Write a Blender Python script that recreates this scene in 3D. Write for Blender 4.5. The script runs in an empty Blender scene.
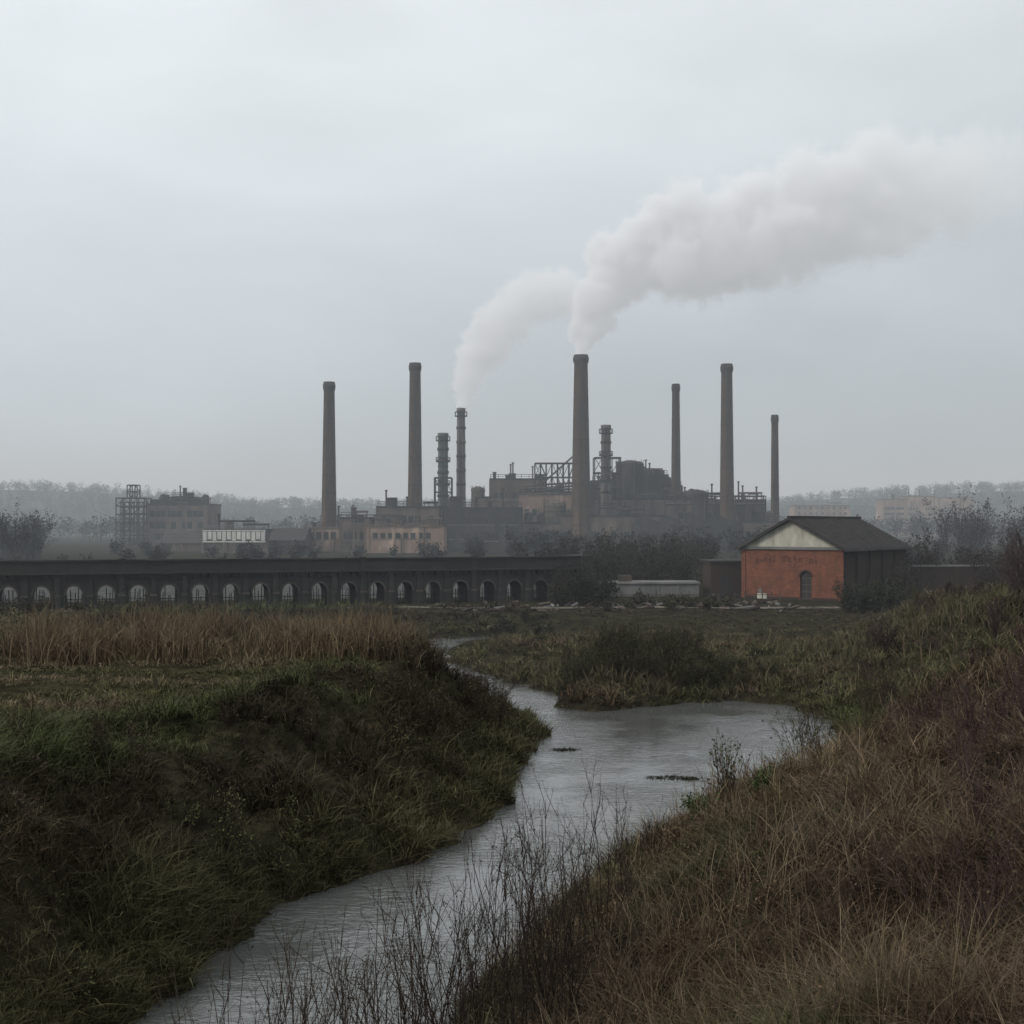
import bpy, math, random
import numpy as np
from mathutils import Vector
rng = np.random.default_rng(7); random.seed(7)
scene = bpy.context.scene
def link(o): scene.collection.objects.link(o); return o

# ------------------------------------------------------------------ noise
def _h(ix, iy, s):
    v = np.sin(ix*127.1+iy*311.7+s*74.7)*43758.5453
    return v-np.floor(v)
def vnoise(x, y, s=0):
    x = np.asarray(x, float); y = np.asarray(y, float)
    ix, iy = np.floor(x), np.floor(y); fx, fy = x-ix, y-iy
    fx = fx*fx*(3-2*fx); fy = fy*fy*(3-2*fy)
    a = _h(ix,iy,s); b = _h(ix+1,iy,s); c = _h(ix,iy+1,s); d = _h(ix+1,iy+1,s)
    return a+(b-a)*fx+(c-a)*fy+(a-b-c+d)*fx*fy
def fbm(x, y, s=0, o=4):
    t = 0; a = .5; n = 0
    for i in range(o):
        t = t+a*vnoise(x*2**i+i*17.3, y*2**i+i*9.1, s+i); n += a; a *= .5
    return t/n
def sstep(a, b, x):
    t = np.clip((x-a)/(b-a), 0, 1); return t*t*(3-2*t)

# ------------------------------------------------------------------ terrain
POLY = np.array([(-22,-15),(-12,5),(-7.6,15),(-6.5,20.5),(-5.6,24),(-4.5,27.4),(-2.7,30.2),(-1.2,34),(0,38),(.3,43),(1.2,47),
 (1.0,53),(-.8,59),(-2.9,63),(-5,68),(-6.8,76),(-8.6,83),(-9.5,89),(-4,93),(5,94),(5,88.5),(-1.5,86),(-4,83),(-3.4,76),(-1.2,69),(1.4,63.5),(2.9,60),
 (1.9,57.3),(3.5,56),(6,57.4),(10,59.5),(12.6,57.5),(13.2,53),(12.4,48),(10.3,42),(7.6,37.5),(5.2,34),(3.1,31),(1,26),(-.9,21),(-2.4,15),(-5,4),(-12,-15)], float)
def sdist(x, y):
    d2 = np.full(x.shape, 1e18); ins = np.zeros(x.shape, bool); n = len(POLY)
    for i in range(n):
        ax, ay = POLY[i]; bx, by = POLY[(i+1) % n]; ex, ey = bx-ax, by-ay
        t = np.clip(((x-ax)*ex+(y-ay)*ey)/(ex*ex+ey*ey), 0, 1)
        d2 = np.minimum(d2, (x-ax-t*ex)**2+(y-ay-t*ey)**2)
        if ay != by:
            c = ((ay > y) != (by > y)) & (x < (bx-ax)*(y-ay)/(by-ay)+ax); ins ^= c
    d = np.sqrt(d2); return np.where(ins, -d, d)
def zones(x, y):
    xl = np.interp(y, [-15,5,15,24,34,43,50,58,68,76,86,90,140], [-17,-8,-5,-3.2,1.5,5,5,.5,-3.1,-5.1,-6.3,0,8])
    wl = sstep(.8, -.8, x-xl)
    b = np.interp(y, [38,50,58,100], [-30,3,13,27])
    wr = sstep(-2, 8, x-b)
    return wl, (1-wl)*wr, (1-wl)*(1-wr)
def ground(x, y, full=False):
    x = np.asarray(x, float); y = np.asarray(y, float)
    sd = sdist(x, y)+(fbm(x*.8, y*.8, 3, 3)-.5)*1.5
    wl, wr, wm = zones(x, y)
    s = np.maximum(sd, 0)
    hL = np.interp(y, [0,30,60,92], [3.7,3.4,3.0,1.75])
    bw = 4.6+2.2*fbm(x*.12, y*.12, 9, 2)+9*sstep(47,64,y)
    zL = hL*np.sin(np.clip(s/bw, 0, 1)*math.pi/2)**1.15
    zM = 1.0*(1-np.exp(-s/1.3))
    HR = np.interp(y, [0,40,60,100,140], [6.8,6.2,4.6,2.4,1.5])
    zR = HR*(1-np.exp(-s*.62/HR))
    n1 = fbm(x*.16, y*.16, 21, 3)-.5; n2 = fbm(x*.6, y*.6, 5, 3)-.5
    amp = np.clip(s/2.2, 0, 1)
    fm = 1-.75*sstep(68,80,y)
    z = wl*(zL+amp*(.6*n1+np.where(s<bw,1.15,.25)*n2))+wr*(zR+amp*(1.5*n1+1.15*n2))+wm*(zM+amp*fm*(1.9*n1+.9*n2))
    f = sstep(90, 101, y)
    z = z*(1-f)+1.5*f
    z = np.where(sd < 0, np.maximum(sd*.5, -.8), np.maximum(z,0)+.03)
    if full: return z, sd, wl, wr, wm, bw
    return z
def gz(x, y): return float(ground(np.array([x]), np.array([y]))[0])

# ------------------------------------------------------------------ mesh accumulators
class Acc:
    def __init__(s): s.v=[]; s.t=[]; s.q=[]; s.c=[]; s.n=0
    def add(s, v, c, t=None, q=None):
        v = v.reshape(-1,3); s.v.append(v); s.c.append(np.broadcast_to(c,(len(v),3)).reshape(-1,3))
        if t is not None: s.t.append(t.reshape(-1,3)+s.n)
        if q is not None: s.q.append(q.reshape(-1,4)+s.n)
        s.n += len(v)
    def build(s, name, mat, smooth=False):
        V = np.concatenate(s.v); C = np.concatenate(s.c)
        T = np.concatenate(s.t) if s.t else np.zeros((0,3),int); Q = np.concatenate(s.q) if s.q else np.zeros((0,4),int)
        me = bpy.data.meshes.new(name)
        me.vertices.add(len(V)); me.vertices.foreach_set('co', V.astype(np.float32).ravel())
        me.loops.add(T.size+Q.size); me.polygons.add(len(T)+len(Q))
        me.loops.foreach_set('vertex_index', np.concatenate([T.ravel(),Q.ravel()]).astype(np.int32))
        me.polygons.foreach_set('loop_start', np.concatenate([np.arange(len(T))*3, T.size+np.arange(len(Q))*4]).astype(np.int32))
        me.update(calc_edges=True)
        a = me.color_attributes.new('Col','FLOAT_COLOR','POINT')
        a.data.foreach_set('color', np.concatenate([np.clip(C,0,1),np.ones((len(C),1))],1).astype(np.float32).ravel())
        if smooth: me.polygons.foreach_set('use_smooth', np.ones(len(me.polygons),bool))
        me.materials.append(mat)
        return link(bpy.data.objects.new(name, me))
def unit(a): return a/np.maximum(np.linalg.norm(a,axis=-1,keepdims=True),1e-9)
def blades(acc, p, h, w, col, lean, levels=2, leandir=None):
    n = len(p)
    az = rng.uniform(0, 2*math.pi, n)
    wd = np.stack([np.cos(az), np.sin(az), np.zeros(n)],1)
    la = rng.uniform(0, 2*math.pi, n) if leandir is None else leandir
    ld = np.stack([np.cos(la), np.sin(la), np.zeros(n)],1)
    rows = []; cols = []
    for k in range(levels+1):
        t = k/levels
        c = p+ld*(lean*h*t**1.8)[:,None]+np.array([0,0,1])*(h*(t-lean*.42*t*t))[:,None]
        cc = col*(.6+.55*t)  # root shade and dead litter painted in: darker base, lighter tip
        if k < levels:
            ww = (w*(1-.45*t))[:,None]*.5
            rows += [c-wd*ww, c+wd*ww]; cols += [cc, cc]
        else: rows.append(c); cols.append(cc)
    V = np.stack(rows,1); C = np.stack(cols,1); m = 2*levels+1
    b = (np.arange(n)*m)[:,None]
    Q = np.concatenate([b+np.array([2*k,2*k+1,2*k+3,2*k+2]) for k in range(levels-1)],0) if levels>1 else None
    T = b+np.array([2*levels-2,2*levels-1,2*levels])
    acc.add(V, C.reshape(-1,3), t=T, q=Q)
def tubes(acc, P, R, col, sides=3):
    N,K,_ = P.shape
    d = unit(P[:,-1]-P[:,0]); a = unit(np.cross(d, rng.normal(size=(N,3)))); b = np.cross(d,a)
    ang = np.arange(sides)*2*math.pi/sides
    off = a[:,None,None]*np.cos(ang)[None,None,:,None]+b[:,None,None]*np.sin(ang)[None,None,:,None]
    V = P[:,:,None]+off*R[:,:,None,None]
    base = (np.arange(N)*K*sides)[:,None,None]; k = np.arange(K-1)[None,:,None]; s = np.arange(sides)[None,None,:]; s2=(s+1)%sides
    Q = np.stack([base+k*sides+s, base+k*sides+s2, base+(k+1)*sides+s2, base+(k+1)*sides+s],-1)
    C = np.repeat(np.broadcast_to(col,(N,3)),K*sides,axis=0)
    acc.add(V, C, q=Q)
def leaves(acc, p, size, col):
    n = len(p); a = unit(rng.normal(size=(n,3))); b = unit(np.cross(a, rng.normal(size=(n,3))))
    s = np.asarray(size).reshape(-1,1)*rng.uniform(.6,1.3,(n,1))
    V = np.stack([p-a*s*.5, p+b*s*.35, p+a*s*.6, p-b*s*.35],1)
    acc.add(V, np.repeat(np.broadcast_to(col,(n,3)),4,axis=0), q=(np.arange(n)*4)[:,None]+np.arange(4))
def grow(org, dr, ln, K=5, wob=.12, up=.15):
    N = len(org); P = np.zeros((N,K,3)); P[:,0] = org; d = dr.copy()
    for k in range(1,K):
        d = unit(d+rng.normal(size=(N,3))*wob+np.array([0,0,up]))
        P[:,k] = P[:,k-1]+d*(ln/(K-1))[:,None]
    return P
def shrub(acc, x, y, z, h, spread, nst, n2, n3, r0, col, leaf=0, leafcol=None, leafsize=.05, up=.15):
    org = np.array([x,y,z])+rng.normal(size=(nst,3))*np.array([.12,.12,0])*h*.4
    az = rng.uniform(0,2*math.pi,nst); tl = rng.uniform(.05,1,nst)*spread
    dr = unit(np.stack([np.cos(az)*tl,np.sin(az)*tl,np.ones(nst)],1))
    L1 = h*rng.uniform(.6,1.05,nst); P1 = grow(org,dr,L1,up=up)
    c = np.array(col)
    tp = np.linspace(1,.25,5)
    tubes(acc,P1,r0*tp[None]*rng.uniform(.7,1.2,(nst,1)),c*rng.uniform(.7,1.3,(nst,1)))
    def child(P, L, m, f, sp):
        N = len(P); i = np.repeat(np.arange(N), m); t = rng.uniform(.2,.98,len(i))*(P.shape[1]-1)
        k = np.minimum(t.astype(int),P.shape[1]-2); fr = (t-k)[:,None]
        o = P[i,k]*(1-fr)+P[i,k+1]*fr
        d = unit(unit(P[i,k+1]-P[i,k])+rng.normal(size=(len(i),3))*sp)
        ln = L[i]*f*rng.uniform(.5,1.1,len(i))*(1.15-.7*t/(P.shape[1]-1))
        return grow(o,d,ln,up=up), ln
    P2,L2 = child(P1,L1,n2,.5,.5); tubes(acc,P2,r0*.5*tp[None]*np.ones((len(P2),1)),c*rng.uniform(.7,1.4,(len(P2),1)))
    Pe = P2
    if n3:
        P3,L3 = child(P2,L2,n3,.5,.55); tubes(acc,P3,r0*.3*tp[None]*np.ones((len(P3),1)),c*rng.uniform(.8,1.6,(len(P3),1))); Pe = P3
    if leaf:
        i = rng.integers(0,len(Pe),leaf); k = rng.integers(1,5,leaf)
        leaves(acc, Pe[i,k]+rng.normal(size=(leaf,3))*leafsize*.8, leafsize, np.array(leafcol)*rng.uniform(.5,1.5,(leaf,1)))

# ------------------------------------------------------------------ materials
def newmat(name):
    m = bpy.data.materials.new(name); m.use_nodes = True; nt = m.node_tree
    return m, nt, nt.nodes, nt.links, nt.nodes['Principled BSDF']
def mat_attr(name, rough=.8, transl=0):
    m,nt,N,L,b = newmat(name)
    a = N.new('ShaderNodeAttribute'); a.attribute_name='Col'
    L.new(a.outputs['Color'], b.inputs['Base Color']); b.inputs['Roughness'].default_value = rough
    b.inputs['Specular IOR Level'].default_value = .08
    return m
def mat_noise(name, c1, c2, scale=.3, rough=.85, stretch=(1,1,1), c3=None, bump=0, metal=0, detail=6, spec=.15):
    m,nt,N,L,b = newmat(name)
    tc = N.new('ShaderNodeTexCoord'); mp = N.new('ShaderNodeMapping'); mp.inputs['Scale'].default_value = stretch
    n = N.new('ShaderNodeTexNoise'); n.inputs['Scale'].default_value = scale; n.inputs['Detail'].default_value = detail; n.inputs['Roughness'].default_value=.65
    r = N.new('ShaderNodeValToRGB'); r.color_ramp.elements[0].position=.32; r.color_ramp.elements[1].position=.68
    r.color_ramp.elements[0].color=(*c1,1); r.color_ramp.elements[1].color=(*c2,1)
    if c3: e = r.color_ramp.elements.new(.5); e.color=(*c3,1)
    L.new(tc.outputs['Object'],mp.inputs[0]); L.new(mp.outputs[0],n.inputs['Vector']); L.new(n.outputs['Fac'],r.inputs[0]); L.new(r.outputs[0],b.inputs['Base Color'])
    b.inputs['Roughness'].default_value=rough; b.inputs['Metallic'].default_value=metal
    b.inputs['Specular IOR Level'].default_value=spec
    if bump:
        bp = N.new('ShaderNodeBump'); bp.inputs['Strength'].default_value=bump; bp.inputs['Distance'].default_value=.1
        L.new(n.outputs['Fac'],bp.inputs['Height']); L.new(bp.outputs[0],b.inputs['Normal'])
    return m
def mat_brick(name, c1, c2, mortar, size=.25, dirt=(.05,.04,.035), dirtamt=.55, stains=1.):
    m,nt,N,L,b = newmat(name)
    tc = N.new('ShaderNodeTexCoord'); sp = N.new('ShaderNodeSeparateXYZ'); ad = N.new('ShaderNodeMath'); ad.operation='ADD'
    cb = N.new('ShaderNodeCombineXYZ'); br = N.new('ShaderNodeTexBrick')
    L.new(tc.outputs['Object'],sp.inputs[0]); L.new(sp.outputs[0],ad.inputs[0]); L.new(sp.outputs[1],ad.inputs[1])
    L.new(ad.outputs[0],cb.inputs[0]); L.new(sp.outputs[2],cb.inputs[1]); L.new(cb.outputs[0],br.inputs['Vector'])
    br.inputs['Color1'].default_value=(*c1,1); br.inputs['Color2'].default_value=(*c2,1); br.inputs['Mortar'].default_value=(*mortar,1)
    br.inputs['Scale'].default_value=1; br.inputs['Brick Width'].default_value=size; br.inputs['Row Height'].default_value=size*.34; br.inputs['Mortar Size'].default_value=size*.04
    n = N.new('ShaderNodeTexNoise'); n.inputs['Scale'].default_value=.8*stains; n.inputs['Detail'].default_value=10; n.inputs['Roughness'].default_value=.75
    mp = N.new('ShaderNodeMapping'); mp.inputs['Scale'].default_value=(1,1,.45); L.new(tc.outputs['Object'],mp.inputs[0]); L.new(mp.outputs[0],n.inputs['Vector'])
    r = N.new('ShaderNodeValToRGB'); r.color_ramp.elements[0].position=.38; r.color_ramp.elements[1].position=.68
    mu = N.new('ShaderNodeMath'); mu.operation='MULTIPLY'; mu.inputs[1].default_value=dirtamt
    mx = N.new('ShaderNodeMix'); mx.data_type='RGBA'; mx.inputs['B'].default_value=(*dirt,1)
    L.new(n.outputs['Fac'],r.inputs[0]); L.new(r.outputs[0],mu.inputs[0]); L.new(mu.outputs[0],mx.inputs['Factor']); L.new(br.outputs['Color'],mx.inputs['A'])
    L.new(mx.outputs['Result'],b.inputs['Base Color']); b.inputs['Roughness'].default_value=.9; b.inputs['Specular IOR Level'].default_value=.1
    return m
M_grass = mat_attr('grass_blades'); M_twig = mat_attr('twig_bark',.85)
M_brick = mat_brick('orange_brick',(.25,.082,.042),(.17,.058,.034),(.13,.085,.06),.42,dirt=(.065,.038,.03),dirtamt=.75,stains=1.6)
M_dbrick = mat_brick('dark_brick',(.05,.032,.025),(.04,.027,.022),(.04,.034,.03),.4)
M_vbrick = mat_brick('viaduct_brick',(.055,.049,.045),(.042,.039,.036),(.05,.047,.044),.3,dirt=(.018,.018,.018))
M_chim = mat_brick('chimney_brick',(.11,.07,.046),(.08,.053,.038),(.075,.058,.05),.6,dirt=(.03,.024,.021),dirtamt=.8,stains=.4)
M_chim2 = mat_noise('stack_concrete',(.07,.06,.055),(.15,.13,.115),.3,stretch=(1,1,.2))
M_peach = mat_noise('peach_render',(.27,.19,.15),(.42,.31,.245),.3,stretch=(1,1,.4),c3=(.2,.145,.115),detail=9)
M_brown = mat_noise('sooty_render',(.05,.041,.036),(.16,.122,.10),.25,stretch=(1,1,.4),detail=9)
M_dark = mat_noise('sooty_steel',(.018,.018,.02),(.062,.053,.05),.3,stretch=(1,1,.3),detail=9)
M_grey = mat_noise('weathered_concrete',(.09,.09,.088),(.20,.195,.185),.5,stretch=(1,1,.4),detail=9)
M_white = mat_noise('white_paint',(.4,.4,.38),(.65,.64,.6),1.,stretch=(1,1,.4))
M_glass = mat_noise('window_glass',(.012,.014,.017),(.04,.045,.05),.8,rough=.25)
M_roof = mat_noise('slate_roof',(.022,.021,.022),(.055,.048,.045),1.2,bump=.4,detail=9)
M_metal = mat_noise('rusty_metal',(.045,.04,.037),(.11,.085,.068),.6,rough=.7)
M_gsteel = mat_noise('green_steel',(.05,.065,.06),(.10,.12,.11),.5,rough=.6)
M_cream = mat_noise('cream_plaster',(.26,.25,.20),(.50,.48,.41),1.2,stretch=(1,1,.4),detail=10)
ARCH = [M_brick,M_dbrick,M_vbrick,M_chim,M_chim2,M_peach,M_brown,M_dark,M_grey,M_white,M_glass,M_roof,M_metal,M_gsteel,M_cream]
MI = {m.name:i for i,m in enumerate(ARCH)}

# ------------------------------------------------------------------ architectural builder
class MB:
    def __init__(s): s.v=[]; s.f=[]; s.m=[]
    def poly(s, pts, mat): n=len(s.v); s.v += [tuple(p) for p in pts]; s.f.append(tuple(range(n,n+len(pts)))); s.m.append(MI[mat.name])
    def box(s,x0,x1,y0,y1,z0,z1,mat):
        n=len(s.v); s.v += [(x0,y0,z0),(x1,y0,z0),(x1,y1,z0),(x0,y1,z0),(x0,y0,z1),(x1,y0,z1),(x1,y1,z1),(x0,y1,z1)]
        for f in ((0,1,5,4),(1,2,6,5),(2,3,7,6),(3,0,4,7),(4,5,6,7),(3,2,1,0)): s.f.append(tuple(n+i for i in f)); s.m.append(MI[mat.name])
    def beam(s,a,b,r,mat,sides=4):
        a=Vector(a); b=Vector(b); d=(b-a).normalized(); u=d.orthogonal().normalized(); w=d.cross(u); n=len(s.v)
        for p in (a,b):
            for k in range(sides):
                t=2*math.pi*k/sides+.785; s.v.append(tuple(p+(u*math.cos(t)+w*math.sin(t))*r))
        for k in range(sides): k2=(k+1)%sides; s.f.append((n+k,n+k2,n+sides+k2,n+sides+k)); s.m.append(MI[mat.name])
        s.f.append(tuple(n+k for k in range(sides))[::-1]); s.m.append(MI[mat.name]); s.f.append(tuple(n+sides+k for k in range(sides))); s.m.append(MI[mat.name])
    def lathe(s,cx,cy,prof,mat,sides=28):
        n=len(s.v)
        for (r,z) in prof:
            for k in range(sides): t=2*math.pi*k/sides; s.v.append((cx+r*math.cos(t),cy+r*math.sin(t),z))
        for i in range(len(prof)-1):
            for k in range(sides): k2=(k+1)%sides; s.f.append((n+i*sides+k,n+i*sides+k2,n+(i+1)*sides+k2,n+(i+1)*sides+k)); s.m.append(MI[mat.name])
        s.f.append(tuple(n+(len(prof)-1)*sides+k for k in range(sides))); s.m.append(MI[mat.name])
    def wins(s,x0,x1,y,z0,rows,rh,cols,ww,wh,mat=None):
        st=(x1-x0)/cols
        for r in range(rows):
            for c in range(cols):
                cx=x0+st*(c+.5); z=z0+r*rh
                if random.random()<.12: continue
                s.box(cx-ww/2,cx+ww/2,y-.05,y+.1,z,z+wh,mat or M_glass)
                s.box(cx-ww/2-.15,cx+ww/2+.15,y-.14,y+.05,z-.22,z-.03,M_grey)
                s.box(cx-.05,cx+.05,y-.09,y+.0,z+.01,z+wh-.01,M_dark)
    def rail(s,x0,x1,y,z,h=1.1,st=2.,mat=None):
        mat=mat or M_dark; n=max(1,int((x1-x0)/st))
        for i in range(n+1): x=x0+(x1-x0)*i/n; s.beam((x,y,z),(x,y,z+h),.07,mat)
        s.beam((x0,y,z+h),(x1,y,z+h),.07,mat); s.beam((x0,y,z+h*.5),(x1,y,z+h*.5),.05,mat)
    def lattice(s,x0,x1,y0,y1,z0,z1,nx,nz,r=.12,mat=None):
        mat=mat or M_dark
        xs=[x0+(x1-x0)*i/nx for i in range(nx+1)]; zs=[z0+(z1-z0)*i/nz for i in range(nz+1)]
        for y in (y0,y1):
            for x in xs: s.beam((x,y,z0),(x,y,z1),r,mat)
            for z in zs[1:]: s.beam((x0,y,z),(x1,y,z),r,mat)
            for i in range(nx):
                for j in range(nz):
                    if random.random()<.6:
                        a,b=(xs[i],xs[i+1]) if random.random()<.5 else (xs[i+1],xs[i]); s.beam((a,y,zs[j]),(b,y,zs[j+1]),r*.6,mat)
        for z in zs[1:]:
            for x in xs: s.beam((x,y0,z),(x,y1,z),r*.8,mat)
    def clutter(s,x0,x1,y0,y1,z,n=8,big=1.):
        for i in range(n):
            k=random.random(); x=random.uniform(x0+1,x1-1); y=random.uniform(y0+1,min(y1,y0+12)-1); m=random.choice([M_dark,M_metal,M_brown,M_dark])
            if k<.35: w=random.uniform(.8,2.6)*big; h=random.uniform(.8,2.6)*big; s.box(x-w/2,x+w/2,y,y+w,z-.1,z+h,m); s.box(x-w/2-.15,x+w/2+.15,y-.15,y+w+.15,z+h+.002,z+h+.15,M_dark)
            elif k<.6: h=random.uniform(2,5)*big; s.beam((x,y,z-.1),(x,y,z+h),.22*big,m,8); s.beam((x,y,z+h),(x,y,z+h+.35),.36*big,m,8)
            elif k<.8:
                h=random.uniform(1,2)*big; l=random.uniform(4,9); x2=min(x+l,x1-.3); s.beam((x,y,z+h),(x2,y,z+h),.25,m,8)
                s.beam((x+.3,y,z-.1),(x+.3,y,z+h),.1,m); s.beam((x2-.3,y,z-.1),(x2-.3,y,z+h),.1,m)
            else: h=random.uniform(1,2.5)*big; s.lathe(x,y+1,[(1.1*big,z-.1),(1.1*big,z+h),(.7*big,z+h+.4),(.1,z+h+.6)],m,14)
    def build(s,name,loc=(0,0,0),rot=0,parent=None,smooth=False):
        me=bpy.data.meshes.new(name); me.from_pydata(s.v,[],s.f)
        used=sorted(set(s.m)); 
        for u in used: me.materials.append(ARCH[u])
        me.polygons.foreach_set('material_index',[used.index(k) for k in s.m]); me.update()
        o=link(bpy.data.objects.new(name,me)); o.location=loc; o.rotation_euler=(0,0,rot)
        if parent: o.parent=parent
        if smooth: me.polygons.foreach_set('use_smooth',[len(p.vertices)==4 for p in me.polygons])
        return o

# image pixel column b or row v, at distance d, to world x or z
def E(b,d): return (b-512)*d/1300
def Z(v,d): return 8+(525-v)*d/1300

# ------------------------------------------------------------------ ground sheet + water
ys = np.concatenate([np.arange(-25,4,1.5),np.arange(4,62,.3),np.arange(62,108,.5),np.geomspace(108,6000,70)])
xs = np.concatenate([-np.geomspace(4000,45,40),np.arange(-44,-22,.7),np.arange(-22,28,.3),np.arange(28,46,.7),np.geomspace(46,4000,40)])
X,Y = np.meshgrid(xs,ys); shp=X.shape
Zt = ground(X.ravel(),Y.ravel())
V = np.stack([X.ravel(),Y.ravel(),Zt],1); nx=shp[1]
i,j = np.meshgrid(np.arange(nx-1),np.arange(shp[0]-1)); b0=(j*nx+i).ravel()
acc=Acc(); acc.add(V,np.array([.05,.05,.03]),q=np.stack([b0,b0+1,b0+nx+1,b0+nx],1))
M_ground=mat_noise('soil_and_turf',(.013,.011,.008),(.05,.045,.026),1.3,c3=(.026,.024,.015),bump=.8,detail=12,spec=0)
acc.build('ground',M_ground,True)

m,nt,N,L,b = newmat('river_water')
b.inputs['Base Color'].default_value=(.085,.088,.084,1); b.inputs['Roughness'].default_value=.05; b.inputs['IOR'].default_value=1.6; b.inputs['Specular IOR Level'].default_value=.7
tc=N.new('ShaderNodeTexCoord'); mp=N.new('ShaderNodeMapping'); mp.inputs['Scale'].default_value=(1,1.7,1); L.new(tc.outputs['Object'],mp.inputs[0])
n1=N.new('ShaderNodeTexNoise'); n1.inputs['Scale'].default_value=3.0; n1.inputs['Detail'].default_value=5; n1.inputs['Distortion'].default_value=.9; n1.inputs['Roughness'].default_value=.55
n2=N.new('ShaderNodeTexNoise'); n2.inputs['Scale'].default_value=.3; n2.inputs['Detail'].default_value=4
L.new(mp.outputs[0],n1.inputs['Vector']); L.new(tc.outputs['Object'],n2.inputs['Vector'])
r2=N.new('ShaderNodeValToRGB'); r2.color_ramp.elements[0].position=.42; r2.color_ramp.elements[1].position=.62; r2.color_ramp.elements[0].color=(.2,.2,.2,1); L.new(n2.outputs['Fac'],r2.inputs[0])
mu=N.new('ShaderNodeMath'); mu.operation='MULTIPLY'; L.new(n1.outputs['Fac'],mu.inputs[0]); L.new(r2.outputs[0],mu.inputs[1])
bp=N.new('ShaderNodeBump'); bp.inputs['Strength'].default_value=.6; bp.inputs['Distance'].default_value=.07; L.new(mu.outputs[0],bp.inputs['Height']); L.new(bp.outputs[0],b.inputs['Normal'])
me=bpy.data.meshes.new('river'); me.from_pydata([(-24,-14,0),(20,-14,0),(20,99,0),(-24,99,0)],[],[(0,1,2,3)]); me.materials.append(m); link(bpy.data.objects.new('river',me))

# ------------------------------------------------------------------ grass
def scatter(n,t0=-.62,t1=.62,d0=6,d1=100):
    t=rng.uniform(t0,t1,n); d=np.exp(rng.uniform(math.log(d0),math.log(d1),n)); return t*d,d
K_=.92
DK=np.array([.032,.025,.018])*K_; BR=np.array([.105,.075,.047])*K_; TAN=np.array([.24,.185,.12])*K_; OL=np.array([.078,.076,.036])*K_; GR=np.array([.066,.080,.032])*K_; RD=np.array([.095,.057,.042])*K_
def mixc(a,b,t): t=np.clip(t,0,1)[:,None]; return a*(1-t)+b*t
def vegcol(x,y,sd,wl,wr,wm,bw):
    n=fbm(x*.35,y*.35,31,4); n2=fbm(x*.11,y*.11,44,3); n3=fbm(x*1.3,y*1.3,52,2)
    s=sd/bw; T=lambda c: np.tile(c,(len(x),1))
    cl=mixc(T(DK),T(BR*.85),(n-.42)*2.4)
    cl=mixc(cl,T(OL*.85),sstep(.48,.72,n3)*.5+.1)
    cl=mixc(cl,T(GR*1.05),sstep(.55,.8,s)*sstep(1.6,1.1,s)*.8*sstep(.3,.55,n))
    fld=mixc(T(OL*1.0),T(TAN*.6),sstep(.38,.6,vnoise(x*.12+y*.03,y*.7,61)*.6+n*.4)*.95)
    cl=mixc(cl,fld,sstep(1.1,1.5,s))
    cl=mixc(cl,T(OL*1.3),sstep(2.4,.8,sd)*.6)
    cr=mixc(T(DK*1.1),T(BR),(n-.36)*3.0)
    cr=mixc(cr,T(TAN*.75),sstep(.5,.7,n3)*.6)
    cr=mixc(cr,T(OL),sstep(.54,.66,fbm(x*.5,y*.5,120,3))*.4)
    cr=mixc(cr,T(RD),sstep(.15,.42,x/np.maximum(y,1))*.45)
    cr=mixc(cr,T(GR*1.1),sstep(.6,.7,n2)*.3*sstep(16,30,y)+sstep(2.0,.7,sd)*.3+.9*np.exp(-((x-2.2)**2+(y-12.2)**2)/.9)+.6*sstep(40,52,y)*sstep(.42,.56,n))
    cm=mixc(T(OL*1.2),T(BR*.9),sstep(.45,.62,n))
    cm=mixc(cm,T(TAN*.7),sstep(.58,.7,n3)*.6)
    cm=mixc(cm,T(DK*1.5),sstep(82,92,y)*.75)
    return cl*wl[:,None]+cr*wr[:,None]+cm*wm[:,None]
def grass_layer(acc,n,d0,d1,lev,hmul=1.,perclump=11,mode='tuft'):
    nc=n//perclump; cx,cy=scatter(nc,d0=d0,d1=d1)
    z,sd,wl,wr,wm,bw=ground(cx,cy,True)
    n0=fbm(cx*.6,cy*.6,77,3)
    k=(sd>.05)&(cy<103)
    if mode=='tuft': k&=(rng.random(nc)<.35+1.4*n0)
    if mode=='fringe': k&=(sd<.9)
    cx,cy,sd,wl,wr,wm,bw,n0=[a[k] for a in (cx,cy,sd,wl,wr,wm,bw,n0)]
    col=vegcol(cx,cy,sd,wl,wr,wm,bw)*rng.uniform(.45,1.65,(len(cx),1))
    hh=(.12+1.15*np.clip(n0-.3,0,1))*rng.uniform(.5,1.5,len(cx))
    if mode=='turf': hh=hh*.5
    if mode=='fringe': hh=rng.uniform(.2,.5,len(cx)); col=col*.85
    s=sd/bw; hh*=np.where(wl>.5,np.where(s>1.2,.5,1.25),np.where(wr>.5,1.3,np.where(cy>76,.4,1.)))*hmul
    i=np.repeat(np.arange(len(cx)),perclump); m=len(i)
    az=rng.uniform(0,2*math.pi,m); rr=np.abs(rng.normal(size=m))*(.2 if mode=='turf' else .09)*(1+cy[i]*.012)
    x=cx[i]+np.cos(az)*rr; y=cy[i]+np.sin(az)*rr; z=ground(x,y)-.03
    h=hh[i]*rng.uniform(.5,1.3,m)
    w=np.maximum(.008,.0007*y)*rng.uniform(.6,1.4,m)*(1.6 if mode=='turf' else 1)
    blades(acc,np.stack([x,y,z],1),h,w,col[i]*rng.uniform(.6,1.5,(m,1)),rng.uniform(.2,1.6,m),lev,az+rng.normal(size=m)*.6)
acc=Acc(); grass_layer(acc,400000,6,32,3); grass_layer(acc,440000,22,103,2); grass_layer(acc,330000,12,103,1,perclump=6,mode='turf'); grass_layer(acc,1100000,12,100,2,perclump=9,mode='fringe')
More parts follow.
